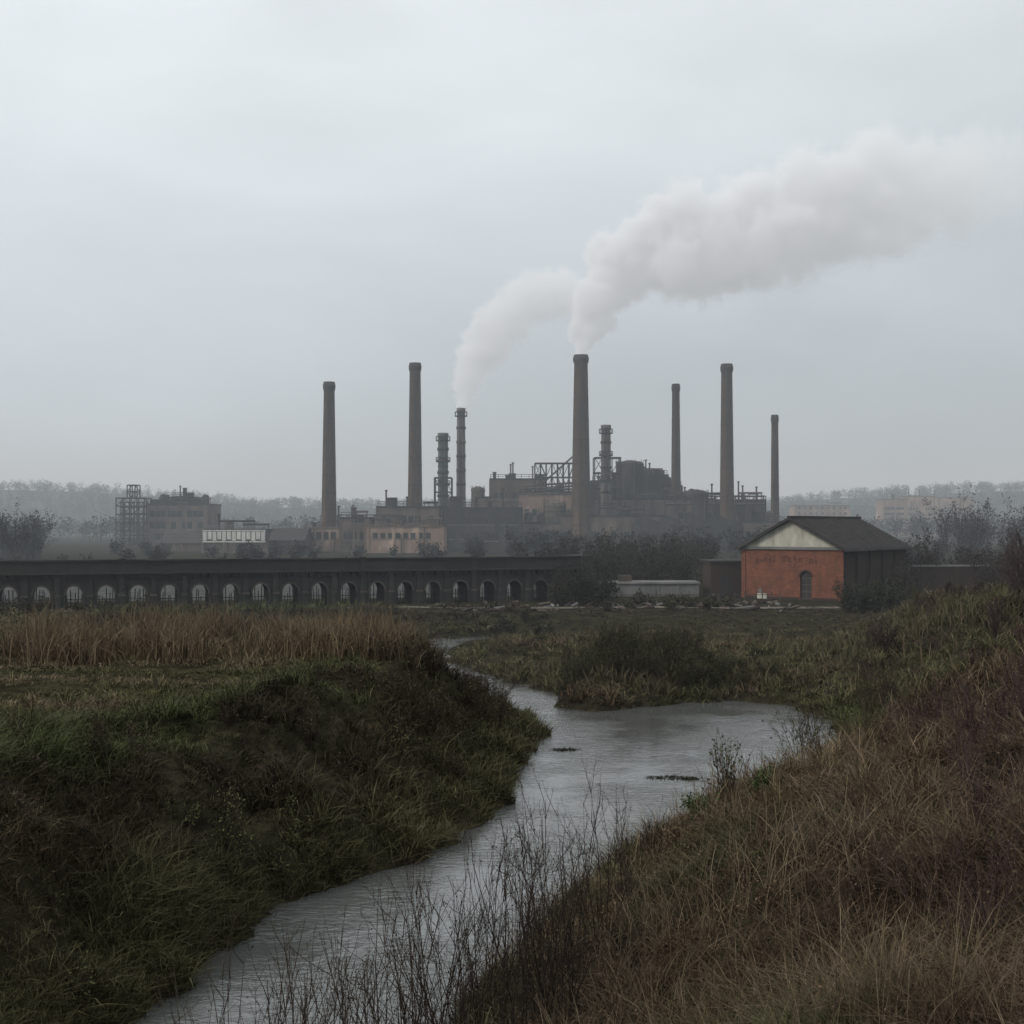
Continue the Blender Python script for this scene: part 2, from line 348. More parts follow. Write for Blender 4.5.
acc.build('grass',M_grass)
acc=Acc()
nR=60000; x=rng.uniform(-24,-3,nR); y=rng.uniform(42,64,nR)
z,sd,wl,wr,wm,bw=ground(x,y,True)
dens=fbm(x*.45,y*.45,90,3)
edge=sstep(-18.5,-14,x+2*(dens-.5)*6)*sstep(42,46,y)*sstep(64,60,y)
k=(sd>2.2)&(rng.random(nR)<edge*sstep(.3,.6,dens))&(wl>.9)
x,y,z=x[k],y[k],z[k]; m=len(x); hn=dens[k]
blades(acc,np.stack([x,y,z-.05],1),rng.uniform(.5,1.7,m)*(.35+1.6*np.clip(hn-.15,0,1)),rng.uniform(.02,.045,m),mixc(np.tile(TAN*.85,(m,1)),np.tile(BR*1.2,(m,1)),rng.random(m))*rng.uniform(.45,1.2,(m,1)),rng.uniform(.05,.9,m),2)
nR=30000; x,y=scatter(nR,-.12,.42,58,84); z,sd,wl,wr,wm,bw=ground(x,y,True); dens=fbm(x*.22,y*.22,95,3)
k=(sd>.3)&(dens>.54)&(wl<.5); x,y,z=x[k],y[k],z[k]; m=len(x)
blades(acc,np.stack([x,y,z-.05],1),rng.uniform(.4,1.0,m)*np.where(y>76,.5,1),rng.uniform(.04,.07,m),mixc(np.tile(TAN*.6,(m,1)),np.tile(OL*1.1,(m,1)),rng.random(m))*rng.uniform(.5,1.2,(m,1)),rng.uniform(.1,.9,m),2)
nR=24000; x,y=scatter(nR,.02,.6,8,60); z,sd,wl,wr,wm,bw=ground(x,y,True); dens=fbm(x*.5,y*.5,97,3)
k=(sd>1.)&(wr>.5)&(dens>.47); x,y,z=x[k],y[k],z[k]; m=len(x)
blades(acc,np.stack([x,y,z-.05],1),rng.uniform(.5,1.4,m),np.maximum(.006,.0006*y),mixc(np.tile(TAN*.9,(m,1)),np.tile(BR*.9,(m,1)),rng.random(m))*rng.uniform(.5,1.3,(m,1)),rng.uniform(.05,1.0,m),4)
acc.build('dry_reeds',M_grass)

# weed islands in river
acc=Acc()
for (ix,iy,rx,ry) in ((5.0,41.2,.8,.22),(1.9,46.3,.55,.2),(5.6,41.0,.3,.12)):
    m=500; a=rng.uniform(0,2*math.pi,m); r=np.sqrt(rng.random(m))*rng.uniform(.6,1.2,m)
    p=np.stack([ix+np.cos(a)*r*rx,iy+np.sin(a)*r*ry*1.6,np.full(m,-.03)],1)
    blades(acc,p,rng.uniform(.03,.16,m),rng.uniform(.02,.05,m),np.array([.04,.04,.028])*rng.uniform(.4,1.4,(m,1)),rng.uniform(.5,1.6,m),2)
acc.build('river_weed',M_grass)

# ------------------------------------------------------------------ shrubs
TW=(.06,.042,.033); PUR=(.05,.034,.032)
def one(name,lst):
    a=Acc()
    for (x,y,h,sp,nst,n2,n3,r0,col,lf,lc,ls) in lst: shrub(a,x,y,max(gz(x,y),0)-.1,h,sp,nst,n2,n3,r0,col,lf,lc,ls)
    return a.build(name,M_twig)
# tall willow whips and bare shrubs at the water's edge
for (x,y,h) in ((-2.35,13.0,3.7),(-2.1,12.7,3.4),(-2.6,13.3,3.6),(-2.0,13.4,3.3),(-2.75,12.8,3.6),(-1.5,13.6,3.2),(-1.2,14.2,3.3)):
    one('willow_whips',[(x,y,h,.16,12,5,2,.012,(.045,.034,.026),70,(.05,.038,.022),.025)])
for (x,y,h) in ((-1.6,15.6,2.6),(-1.3,16.0,2.8),(-.9,16.8,3.0),(-.5,17.4,3.3),(-.1,17.8,3.5),(.2,18.4,3.5),(.5,17.6,3.0),(.9,18.6,3.0),(-.6,16.0,2.5),(.1,16.6,2.5),(1.3,20,2.6),(1.9,22.,2.3),(.8,17,2.2)):
    one('bare_shrub',[(x,y,h,.4,12,5,3,.011,(.034,.025,.02),90,(.05,.038,.022),.03)])
for (x,y,h) in ((7.6,34.,2.4),(8.9,37.5,2.2),(4.6,28.,1.5),(12.6,46.,2.4),(13.6,50,2.6),(10.4,40.5,2.1)):
    one('bare_shrub',[(x,y,h,.55,13,7,4,.014,(.05,.038,.028),260,(.05,.055,.022),.06)])
for (x,y,h) in ((3.9,27.,.9),(5.1,26.5,.6),(7.4,36,.9)):
    one('leafy_bush',[(x,y,h,.6,9,5,2,.012,(.05,.04,.03),600,(.045,.07,.026),.06)])
a=Acc()
for q in range(150):
    d=rng.uniform(14,75); t=rng.uniform(.27,.62)+(.05 if d<25 else 0); x=t*d; h=rng.uniform(.8,1.9)
    shrub(a,x,d,gz(x,d)-.1,h,.9,12,6,4,.004+.0004*d,np.array(PUR)*rng.uniform(.6,1.5),80,np.array((.065,.045,.03))*rng.uniform(.6,1.3),.02+.0012*d)
a.build('bramble_thicket',M_twig)
a=Acc()
for q in range(620):
    d=float(np.exp(rng.uniform(math.log(8.5),math.log(48)))); t=rng.uniform(.0,.6); x=t*d
    z,sd,wl,wr,wm,bw=ground(np.array([x]),np.array([d]),True)
    if sd[0]<1.6 or wr[0]<.5: continue
    ol=rng.random()<.22
    shrub(a,x,d,z[0]-.05,rng.uniform(.35,.9),1.3,7,4,3,.004+.0002*d,np.array((.085,.058,.04))*rng.uniform(.5,1.4),150,np.array((.06,.062,.028) if ol else (.085,.057,.036))*rng.uniform(.45,1.4),.022+.001*d,up=-.05)
a.build('dead_bracken',M_twig)
for (x,y,h) in ((22.5,52,3.0),(26,58,3.8),(25.5,64,3.8),(30,70,4.6),(33,84,4.2),(36,92,4.5),(38.5,99,4.2),(31,76,3.6),(35,86,4.4)):
    one('hawthorn_shrub',[(x,y,h,.65,18,8,7,.035,PUR,700,(.055,.040,.032),.09)])
a=Acc()
for q in range(90):
    x=rng.uniform(2.4,12.5); y=58.6+rng.uniform(.3,6)+max(0,(x-8)*.3); h=rng.uniform(.7,1.5)*(1.3 if x<9 else .7)
    shrub(a,x,y,gz(x,y)-.1,h,.9,12,6,4,.018,(.04,.034,.024),200,np.array((.045,.05,.025))*rng.uniform(.6,1.4),.07)
for q in range(60):
    y=rng.uniform(64,82); x=rng.uniform(-4+(y-64)*-.05,.26*y); 
    if sdist(np.array([x]),np.array([y]))[0]<.8: continue
    shrub(a,x,y,gz(x,y)-.1,rng.uniform(.3,.8),1.1,9,5,4,.02,(.04,.034,.024),120,np.array((.05,.052,.026))*rng.uniform(.5,1.5),.09)
a.build('willow_scrub',M_twig)
a=Acc()
for q in range(700):
    x=rng.uniform(-24,-1); y=rng.uniform(16,62); z,sd,wl,wr,wm,bw=ground(np.array([x]),np.array([y]),True)
    if wl[0]<.9 or sd[0]<.35 or sd[0]>bw[0]*.95: continue
    low=sd[0]<2
    shrub(a,x,y,z[0]-.1,rng.uniform(.35,1.05),1.1,9,5,4,.009,(.04,.03,.024),150,np.array((.06,.064,.028) if low else (.05,.039,.026))*rng.uniform(.5,1.5),.05)
for q in range(46):
    y=rng.uniform(36,58); t=rng.random(); x0=float(np.interp(y,[34,38,43,47,53,59],[-1.2,0,.3,1.2,1,-.8])); x=x0-1.0-4.0*t
    shrub(a,x,y,gz(x,y)-.15,rng.uniform(.7,1.5),.9,12,6,5,.013,(.04,.03,.023),260,np.array((.05,.042,.024))*rng.uniform(.6,1.4),.06)
a.build('bank_scrub',M_twig)
a=Acc()
def mass(a,n,b0,b1,d0,d1,h0,h1,col,lc,lf=260,ls=.0017):
    for q in range(n):
        d=rng.uniform(d0,d1); x=E(rng.uniform(b0,b1),d); h=rng.uniform(h0,h1)
        shrub(a,x,d,gz(x,d)-.2,h,.8,10,6,5,.00025*d,np.array(col)*rng.uniform(.7,1.3),lf,np.array(lc)*rng.uniform(.6,1.4),ls*d)
mass(a,50,535,715,120,165,3.0,5.8,(.035,.03,.025),(.034,.033,.023),380,.0014)
mass(a,18,560,610,102,112,1.6,3.6,(.035,.03,.025),(.03,.03,.02),300,.0014)
mass(a,14,845,905,92,104,1.4,3.0,(.035,.03,.025),(.03,.032,.022),300)
mass(a,26,905,1060,112,150,2.5,5.4,(.04,.03,.028),(.036,.028,.025),380)
mass(a,26,570,745,98,108,.4,1.0,(.04,.034,.025),(.04,.037,.022))
mass(a,60,-30,560,82,98,.4,1.3,(.035,.03,.024),(.042,.04,.026),160)
a.build('scrub_woodland',M_twig)
a=Acc()
mass(a,40,470,790,200,285,3.5,6,(.03,.027,.024),(.028,.027,.022),380,.0016)
mass(a,20,-40,45,190,260,6,10,(.035,.03,.03),(.03,.03,.028),420,.0014)
mass(a,34,45,470,180,290,1.5,3.2,(.032,.029,.027),(.03,.028,.024),260,.0016)
mass(a,26,940,1100,180,300,7,12,(.04,.033,.033),(.035,.031,.03),420,.0014)
mass(a,14,800,950,180,280,2,4,(.035,.03,.028),(.033,.03,.027),260,.0016)
a.build('bare_woodland',M_twig)
one('bare_tree',[(E(868,135),135,7.2,.3,3,9,8,.13,(.035,.03,.026),0,None,.1)])

# ------------------------------------------------------------------ viaduct
A0=Vector((-75,86.5,0)); B0=Vector((7.2,112,0)); dirv=(B0-A0); Lv=dirv.length; rotv=math.atan2(dirv.y,dirv.x)
mb=MB(); pitch=2.35; nb=int(Lv/pitch); zb=1.0; ztop=4.2; D=3.2
for k in range(nb):
    s0=k*pitch; s1=s0+pitch; a0=s0+.55; a1=s1-.55; r=(a1-a0)/2; cx=(a0+a1)/2; zs=2.6
    for y,fl in ((0,1),(D,-1)):
        def q(p): mb.poly(p if fl>0 else p[::-1],M_vbrick)
        q([(s0,y,zb),(a0,y,zb),(a0,y,ztop),(s0,y,ztop)]); q([(a1,y,zb),(s1,y,zb),(s1,y,ztop),(a1,y,ztop)])
        pts=[(cx-r*math.cos(math.pi*t/12),zs+r*1.15*math.sin(math.pi*t/12)) for t in range(13)]
        for t in range(12): (xa,za),(xb,zc)=pts[t],pts[t+1]; q([(xa,y,za),(xb,y,zc),(xb,y,ztop),(xa,y,ztop)])
    mb.poly([(a0,0,zb),(a0,D,zb),(a0,D,zs),(a0,0,zs)],M_vbrick); mb.poly([(a1,D,zb),(a1,0,zb),(a1,0,zs),(a1,D,zs)],M_vbrick)
    for t in range(12): (xa,za),(xb,zc)=pts[t],pts[t+1]; mb.poly([(xa,0,za),(xa,D,za),(xb,D,zc),(xb,0,zc)],M_vbrick)
    for t in range(12):
        (xa,za),(xb,zc)=pts[t],pts[t+1]; f=1.2
        mb.poly([(xa,-.05,za),(xb,-.05,zc),(cx+(xb-cx)*f,-.05,zs+(zc-zs)*f),(cx+(xa-cx)*f,-.05,zs+(za-zs)*f)],M_metal)
    mb.box(s0-.2,s0+.2,-.22,-.003,zb,ztop-.003,M_vbrick)
    mb.box(s0-.28,s0+.28,-.3,-.223,zs-.1,zs+.06,M_metal)
    for c in range(5): xx=a0+.15+c*(a1-a0-.3)/4; mb.beam((xx,D*.5,zb),(xx+random.uniform(-.1,.1),D*.5,zb+random.uniform(1.3,2.2)),.035,M_dark)
    mb.beam((a0,D*.5,zb+1.2),(a1,D*.5,zb+1.2),.03,M_dark)
    for c in range(4): xx=s0+.3+c*.55; mb.box(xx,xx+.22,-.3,-.006,ztop-.28,ztop-.004,M_vbrick)
Lw=nb*pitch
mb.box(-.3,Lw+.3,-.42,D+.3,ztop,ztop+.14,M_vbrick)
mb.box(-.2,Lw+.2,-.25,.1,ztop+.142,ztop+1.0,M_vbrick); mb.box(-.2,Lw+.2,D-.1,D+.2,ztop+.142,ztop+1.0,M_vbrick)
mb.box(-.3,Lw+.3,-.36,.2,ztop+1.002,ztop+1.15,M_dark)
for k in range(0,nb,4): mb.box(k*pitch-.25,k*pitch+.25,-.33,.15,ztop+.144,ztop+1.22,M_vbrick)
mb.box(Lw,Lw+1.0,-.5,D+.4,zb,ztop+1.2,M_vbrick)
mb.build('arched_viaduct',A0,rotv)

# ------------------------------------------------------------------ brick house (front-right corner at 28,110)
house=link(bpy.data.objects.new('brick_house',None)); house.location=(28,110,1.5); house.rotation_euler=(0,0,math.atan2(-5.6,7.5))
W=9.4; DP=15; EH=4.65; RH=7.0   # local: x -W..0 along the front, y 0..DP back
mb=MB(); g=4.55
dx0,dx1=-3.9,-2.85; dr=.52; dc=(dx0+dx1)/2; zs=2.0
mb.poly([(-W,0,-.5),(dx0,0,-.5),(dx0,0,g),(-W,0,g)],M_brick); mb.poly([(dx1,0,-.5),(0,0,-.5),(0,0,g),(dx1,0,g)],M_brick)
pts=[(dc-(dx1-dx0)/2*math.cos(math.pi*t/10),zs+.5*math.sin(math.pi*t/10)) for t in range(11)]
for t in range(10): (xa,za),(xb,zc)=pts[t],pts[t+1]; mb.poly([(xa,0,za),(xb,0,zc),(xb,0,g),(xa,0,g)],M_brick)
mb.poly([(dx0,0,-.5),(dx0,.3,-.5),(dx0,.3,zs),(dx0,0,zs)],M_brick); mb.poly([(dx1,.3,-.5),(dx1,0,-.5),(dx1,0,zs),(dx1,.3,zs)],M_brick)
for t in range(10): (xa,za),(xb,zc)=pts[t],pts[t+1]; mb.poly([(xa,0,za),(xa,.3,za),(xb,.3,zc),(xb,0,zc)],M_brick)
for t in range(10):
    (xa,za),(xb,zc)=pts[t],pts[t+1]; f=1.3
    mb.poly([(xa,-.02,za),(xb,-.02,zc),(dc+(xb-dc)*f,-.02,zs+(zc-zs)*f),(dc+(xa-dc)*f,-.02,zs+(za-zs)*f)],M_dbrick)
mb.box(-W-.06,-W+.34,-.06,-.003,-.5,g-.2,M_brick); mb.box(-.34,.06,-.06,-.003,-.5,g-.2,M_brick)
mb.box(-W+.341,dx0-.1,-.05,-.004,-.5,.25,M_dbrick); mb.box(dx1+.1,-.341,-.05,-.004,-.5,.25,M_dbrick)
# worn arched lettering frieze: short bricks-on-edge, darker than the wall
for i in range(15):
    if i in (5,): continue
    t=(i-7)/7; cx=-W/2-.5+t*2.7; cz=3.35-.28*t*t; hh=.42
    for (ax,az,bx,bz) in random.sample([(-.1,0,-.1,hh),(.1,0,.1,hh),(-.1,hh,.1,hh),(-.1,0,.1,0),(-.1,hh/2,.1,hh/2)],3):
        mb.beam((cx+ax,-.012,cz+az),(cx+bx,-.012,cz+bz),.022,M_dbrick)
mb.poly([(0,0,-.5),(0,DP,-.5),(0,DP,g),(0,0,g)],M_dbrick); mb.poly([(0,DP,-.5),(-W,DP,-.5),(-W,DP,g),(0,DP,g)],M_dbrick); mb.poly([(-W,DP,-.5),(-W,0,-.5),(-W,0,g),(-W,DP,g)],M_brick)  # right and back walls take dark brick, their shade put into the colour
mb.poly([(0,DP,g),(-W,DP,g),(-W/2,DP,RH-.1)],M_dbrick)
for k in range(1,5): mb.box(.003,.18,k*3-.25,k*3+.25,-.4,g-.1,M_dbrick)
mb.build('walls',parent=house)
mb=MB(); mb.poly([(-W,-.02,g+.004),(0,-.02,g+.004),(-W/2,-.02,RH-.08)],M_cream); mb.box(-W-.05,.05,-.16,-.025,g-.18,g+.06,M_grey)
mb.build('gable',parent=house)
mb=MB()
for sx in (-1,1):
    e=-W/2+sx*(W/2+.45); ez=g-.22
    o=[(e,-.5,ez),(e,DP+.4,ez),(-W/2,DP+.4,RH+.05),(-W/2,-.5,RH+.05)]
    t=.14; up=[(p[0],p[1],p[2]+t) for p in o]
    mb.poly(o,M_roof); mb.poly(up[::-1] if sx<0 else up,M_roof)
    for i in range(4): j2=(i+1)%4; mb.poly([o[i],o[j2],up[j2],up[i]],M_roof if i else M_roof)
    mb.poly([(e,-.53,ez-.12),(-W/2,-.53,RH-.07),(-W/2,-.53,RH+.2),(e,-.53,ez+.16)],M_dark)
    for k in range(24): yy=-.3+k*(DP+.5)/24; mb.beam((e,yy,ez+t+.03),(-W/2,yy,RH+.05+t+.03),.035,M_roof)
mb.box(-W/2-.18,-W/2+.18,-.5,DP+.4,RH+.12,RH+.3,M_dark)
mb.beam((.5,-.4,g-.25),(.5,DP+.3,g-.25),.1,M_dark,8); mb.beam((.12,.25,g-.2),(.12,.25,-.3),.06,M_dark,8)
mb.build('roof',parent=house)
mb=MB(); mb.box(dx0+.002,dx1-.002,.2,.28,-.3,2.5,M_dark); mb.box(dc-.03,dc+.03,.16,.198,-.3,2.3,M_metal)
for k in range(4): mb.box(dx0+.05,dx1-.05,.165,.197,.1+k*.6,.18+k*.6,M_metal)
mb.build('door',parent=house)
mb=MB(); mb.box(-W+1.5,-W+2.4,-.09,-.055,.0,.5,M_cream); mb.box(-W+1.55,-W+1.9,-.05,-.036,.55,.9,M_grey); mb.build('notice_panel',parent=house)

mb=MB(); mb.box(0,34,0,.4,-.5,2.6,M_dbrick); mb.box(-.1,34.1,-.1,.5,2.602,2.75,M_grey)
for k in range(9): mb.box(k*4.2-.3,k*4.2+.3,-.2,-.003,-.5,2.58,M_dbrick)
mb.build('yard_wall',(37.5,121.5,1.5),.12)
mb=MB(); mb.box(0,3.2,0,5,-.5,3.1,M_dbrick); mb.box(-.15,3.35,-.15,5.15,3.102,3.3,M_roof); mb.box(.8,1.9,-.05,.05,0,2,M_dark); mb.build('lean_to_shed',(17.9,117,1.5),0)
mb=MB(); mb.box(0,9.2,0,4,-.4,1.15,M_grey); mb.box(-.15,9.35,-.15,4.15,1.152,1.32,M_grey)
for k in range(6): mb.box(k*1.8+.0,k*1.8+.2,-.1,-.003,-.4,1.14,M_grey)
mb.box(2,3.2,1,2,1.322,1.9,M_metal); mb.build('concrete_tank',(E(597,118),118,1.5),-.03)
mb=MB()
for k in range(26):
    x=E(560,106)+k*.72; hh=random.uniform(.7,1.2); mb.beam((x,106+.02*k,1.2),(x+random.uniform(-.1,.1),106+.02*k,1.5+hh),.045,M_metal)
for z in (1.9,2.3): mb.beam((E(560,106),106,z),(E(560,106)+18,106.5,z),.025,M_dark)
mb.build('post_fence')
mb=MB()
for k in range(110):
    x=rng.uniform(-6,22); y=rng.uniform(98,107); w=rng.uniform(.2,1.1); h=rng.uniform(.1,.3); z=gz(x,y)
    a1=rng.uniform(0,3.14); mb.beam((x,y,z+h*.3),(x+w*math.cos(a1),y+w*math.sin(a1),z+h*rng.uniform(.2,1.2)),h*.5,random.choice([M_dbrick,M_dbrick,M_metal,M_grey,M_brown]),5)
mb.build('rubble')
me=bpy.data.meshes.new('gravel_yard'); me.from_pydata([(-90,98,1.56),(4,118,1.56),(4,150,1.56),(-90,150,1.56)],[],[(0,1,2,3)]); me.materials.append(mat_noise('cinder_gravel',(.03,.03,.029),(.12,.118,.115),.6,detail=9,spec=0)); link(bpy.data.objects.new('gravel_yard',me))
tp=[(-14+2.2*k, 101.6+.5*math.sin(k*.7)) for k in range(19)]
me=bpy.data.meshes.new('dirt_track'); vv=[]; 
for (x,y) in tp: vv+= [(x,y-1.1,1.57),(x,y+1.1,1.57)]
me.from_pydata(vv,[],[(2*k,2*k+2,2*k+3,2*k+1) for k in range(18)]); me.materials.append(mat_noise('dirt_track',(.05,.045,.038),(.2,.18,.15),.7,detail=9,spec=0)); link(bpy.data.objects.new('dirt_track',me))

# ------------------------------------------------------------------ chimneys
def chimney(b,vt,d,rt,rb,mat,style=0,name='factory_chimney'):
    mb=MB(); H=Z(vt,d)-1.5
    pr=[(rb*1.25,0),(rb*1.25,3.5),(rb*1.1,4)]
    n=10
    for i in range(n+1): t=i/n; pr.append((rb+(rt-rb)*t,4+(H-4-2.2)*t))
    if style==0: pr+=[(rt*1.08,H-2.0),(rt*1.08,H-1.5),(rt*1.14,H-1.3),(rt*1.14,H-.6),(rt*1.05,H-.5),(rt*1.05,H),(rt*.75,H),(rt*.7,H-2)]
    else: pr+=[(rt,H-1),(rt*1.08,H-.9),(rt*1.08,H),(rt*.8,H),(rt*.75,H-2)]
    mb.lathe(0,0,pr,mat)
    for k in range(7):
        z=6+(H-12)*k/7+random.uniform(-.5,.5); r=(rb+(rt-rb)*(z-4)/(H-6.2))+.05; mb.lathe(0,0,[(r-.03,z),(r,z),(r,z+.22),(r-.03,z+.22)],M_dark)
    mb.beam((-.5,-rb-.2,3),(-.5*rt/rb,-rt-.25,H-1),.06,M_dark); mb.beam((.0,-rb-.2,3),(0,-rt-.25,H-1),.06,M_dark)
    if style==0: mb.lathe(0,0,[(rt*1.085,H-2.0),(rt*1.17,H-1.3),(rt*1.17,H-.55),(rt*1.07,H-.5),(rt*1.07,H+.05),(rt*.8,H+.05)],M_dark)
    if style>=1:
        for z in ((H*.55,H*.75,H*.93) if style==1 else (H*.94,)):
            mb.lathe(0,0,[(rt,z),(rt+.6,z+.01),(rt+.6,z+.2),(rt,z+.21)],M_dark,16)
            for k in range(12): t=k*math.pi/6; mb.beam(((rt+.55)*math.cos(t),(rt+.55)*math.sin(t),z+.2),((rt+.55)*math.cos(t),(rt+.55)*math.sin(t),z+1.3),.06,M_dark)
            mb.lathe(0,0,[(rt+.5,z+1.2),(rt+.6,z+1.2),(rt+.6,z+1.3),(rt+.5,z+1.3)],M_dark,16)
        for k in range(6): z=H*(.35+.1*k); mb.lathe(0,0,[(rt,z),(rt+.2,z),(rt+.2,z+.7),(rt,z+.7)],M_dark if k%2 else M_metal,20)
    o=mb.build(name,(E(b,d),d,1.5),smooth=True)
    return o
chimney(329,382,325,1.35,1.95,M_chim); chimney(415,363,330,1.4,1.95,M_chim); chimney(581,355,335,1.75,2.6,M_chim)
chimney(676,384,360,1.05,1.45,M_chim); chimney(727,364,330,1.4,1.9,M_chim); chimney(775,415,345,.9,1.15,M_chim)
chimney(461,408,350,1.1,1.35,M_chim2,2,'concrete_stack')
chimney(443,433,345,1.35,1.35,M_gsteel,1,'steel_stack'); chimney(606,425,345,1.25,1.45,M_chim2,1,'steel_stack')

# ------------------------------------------------------------------ works buildings
def block(name,b0,b1,vt,d,dep,mat,rows=0,cols=0,clut=6,roof='flat',ww=1.3,wh=1.8,rh=4,z0w=3,rail=True,winmat=None,big=1.):
    x0,x1=E(b0,d),E(b1,d); h=Z(vt,d)-1.5; mb=MB(); w=x1-x0
    mb.box(0,w,0,dep,-1,h,mat)
    if roof=='flat': mb.box(-.2,w+.2,-.2,dep+.2,h+.002,h+.5,M_dark if mat!=M_peach else M_brown)
    elif roof=='gable':
        for (ya,yb) in ((-.3,dep/2),(dep+.3,dep/2)): mb.poly([(-.3,ya,h-.1),(w+.3,ya,h-.1),(w+.3,yb,h+2.6),(-.3,yb,h+2.6)],M_roof)
        for xx in (0,w): mb.poly([(xx,0,h),(xx,dep,h),(xx,dep/2,h+2.5)],mat)
    elif roof=='saw':
        n=max(2,int(w/6))
        for k in range(n): a=w*k/n; c=w*(k+1)/n; mb.poly([(a,0,h),(c,0,h),(a,0,h+2.4)],mat); mb.poly([(a,dep,h),(a,dep,h+2.4),(c,dep,h)],mat); mb.poly([(a,0,h+2.4),(c,0,h),(c,dep,h),(a,dep,h+2.4)],M_roof); mb.poly([(a,0,h),(a,0,h+2.4),(a,dep,h+2.4),(a,dep,h)],M_glass)
    if rows: mb.wins(.8,w-.8,0,z0w,rows,rh,cols,ww,wh,winmat)
    n=max(2,int(w/5))
    for k in range(n+1): xx=w*k/n; mb.box(xx-.25,xx+.25,-.22,-.003,-1,h-.05,mat)
    if roof=='flat':
        mb.clutter(0,w,0,dep,h+.5,clut,big)
        if rail: mb.rail(.2,w-.2,.2,h+.5)
    for k in range(2): 
        xx=random.uniform(.1,.9)*w; mb.beam((xx,-.35,0),(xx,-.35,h*random.uniform(.6,1)),.15,M_metal,8)
    return mb.build(name,(x0,d,1.5))
block('loading_hall',368,443,527,300,18,M_peach,1,9,4,ww=1.1,wh=1.3,z0w=3.4)
block('boiler_house',377,438,508,325,14,M_brown,1,8,7,z0w=7)
block('pump_house',340,368,519,312,14,M_brown,2,3,3)
block('pump_house',305,340,529,318,16,M_peach,1,4,3)
block('office_block',203,300,531,300,16,M_brown,0,0,4,rail=False)
mb=MB(); ww=E(266,300)-E(203,300)
for k in range(13): mb.box(k*ww/13+.06,(k+1)*ww/13-.16,-.5,-.3,4.1-1.2+.3*(k%2),4.1+.9,M_white)
mb.box(0,ww,-.62,-.501,2.5,2.8,M_white); mb.box(0,ww,-.62,-.501,5.1,5.35,M_white); mb.rail(0,ww,-.45,5.36,1.,1.5,M_grey)
for k in range(7): mb.box(k*ww/6-.1,k*ww/6+.1,-.3,-.25,0,5.3,M_grey)
mb.build('white_window_gallery',(E(203,300),300,1.5))
block('turbine_hall',445,522,509,322,26,M_dark,2,12,8,ww=1.,wh=1.6,rh=3.6,z0w=3)
block('coal_store',522,560,524,330,20,M_brown,1,5,3)
block('furnace_house',490,545,480,372,20,M_brown,3,8,7,rh=4,z0w=6)
block('furnace_house',520,572,495,350,14,M_peach,1,6,5,z0w=9)
block('blast_house',592,622,482,362,16,M_dark,2,4,5)
block('blast_house',640,668,476,366,18,M_dark,2,4,7)
block('blast_house',664,682,487,362,18,M_brown,1,2,3)
block('rolling_mill',597,715,500,350,24,M_brown,2,16,18,rh=4,z0w=4)
block('rolling_mill',560,660,517,334,12,M_brown,1,14,12,roof='flat')
block('machine_shop',640,742,524,322,14,M_dark,1,12,0,roof='saw')
block('machine_shop',706,765,501,352,18,M_dark,2,8,12)
block('machine_shop',742,786,523,330,14,M_brown,1,6,4)
block('store_shed',786,850,538,300,12,M_dark,0,0,0,roof='gable')
block('store_shed',480,580,540,290,10,M_dark,1,12,0,roof='saw')
def silo(b,vt,d,r,mat,name='storage_silo'):
    mb=MB(); h=Z(vt,d)-1.5; mb.lathe(0,0,[(r,-1),(r,h-1),(r*1.04,h-.98),(r*1.04,h-.6),(r*.9,h),(r*.2,h+.5)],mat,26)
    for z in (h*.3,h*.55,h*.8): mb.lathe(0,0,[(r,z),(r+.1,z),(r+.1,z+.3),(r,z+.3)],M_dark,26)
    for k in range(10): t=k*math.pi/5; mb.beam((r*math.cos(t),r*math.sin(t),h-.6),(r*math.cos(t),r*math.sin(t),h+.6),.06,M_dark)
    mb.box(-1,1,-r-.6,-r+.3,h*.4,h*.4+1.8,M_metal); mb.beam((.8,-r-.2,0),(.8,-r-.2,h),.12,M_metal,6)
    return mb.build(name,(E(b,d),d,1.5),smooth=False)
silo(630,462,358,3.7,M_dark); silo(645,470,372,2.4,M_dark); silo(556,503,338,2.6,M_metal); silo(700,492,338,2.2,M_dark); silo(478,488,360,1.9,M_metal); silo(586,510,345,2.4,M_metal)
mb=MB(); mb.lattice(0,E(575,362)-E(535,362),0,5,8,Z(463,362)-1.5,7,4,.15); mb.lattice(0,E(575,362)-E(535,362),0,5,-.5,8,3,2,.2)
for k in range(5): mb.beam((-3,k*1.,14+k*.9),(13+k,k*1.,14+k*.9+1),.3,M_metal,8)
mb.beam((2,2,18),(11,2,26),.25,M_metal,8); mb.build('pipe_gantry',(E(535,362),362,1.5))
mb=MB(); mb.lattice(0,7,0,6,0,Z(458,352)-1.5,3,6,.15); mb.build('pipe_gantry',(E(594,352),349,1.5))
mb=MB(); mb.lattice(0,4.5,0,5,0,Z(478,345)-1.5,2,5,.15); mb.build('pipe_gantry',(E(435,345),342,1.5))
mb=MB(); mb.lattice(0,26,0,3,10,14,10,1,.12)
for k in range(3): mb.beam((0,1+k*.6,12),(26,1+k*.6,12),.28,M_metal,8)
for k in range(5): mb.beam((k*6.5,1.5,0),(k*6.5,1.5,10),.22,M_dark)
mb.build('pipe_bridge',(E(665,340),338,1.5))
mb=MB(); mb.lattice(0,16,0,3,6.5,9,7,1,.1); 
for k in range(4): mb.beam((k*5.3,1.5,0),(k*5.3,1.5,7),.2,M_dark)
mb.beam((0,1,8),(16,1,8),.3,M_metal,8); mb.build('pipe_bridge',(E(338,322),321,1.5))
block('derelict_mill',147,206,505,390,20,M_brown,4,10,10,rh=3.4,z0w=2,ww=1.4,wh=2)
block('derelict_mill',172,190,498,394,14,M_dark,2,3,3,rh=3.5,z0w=10)
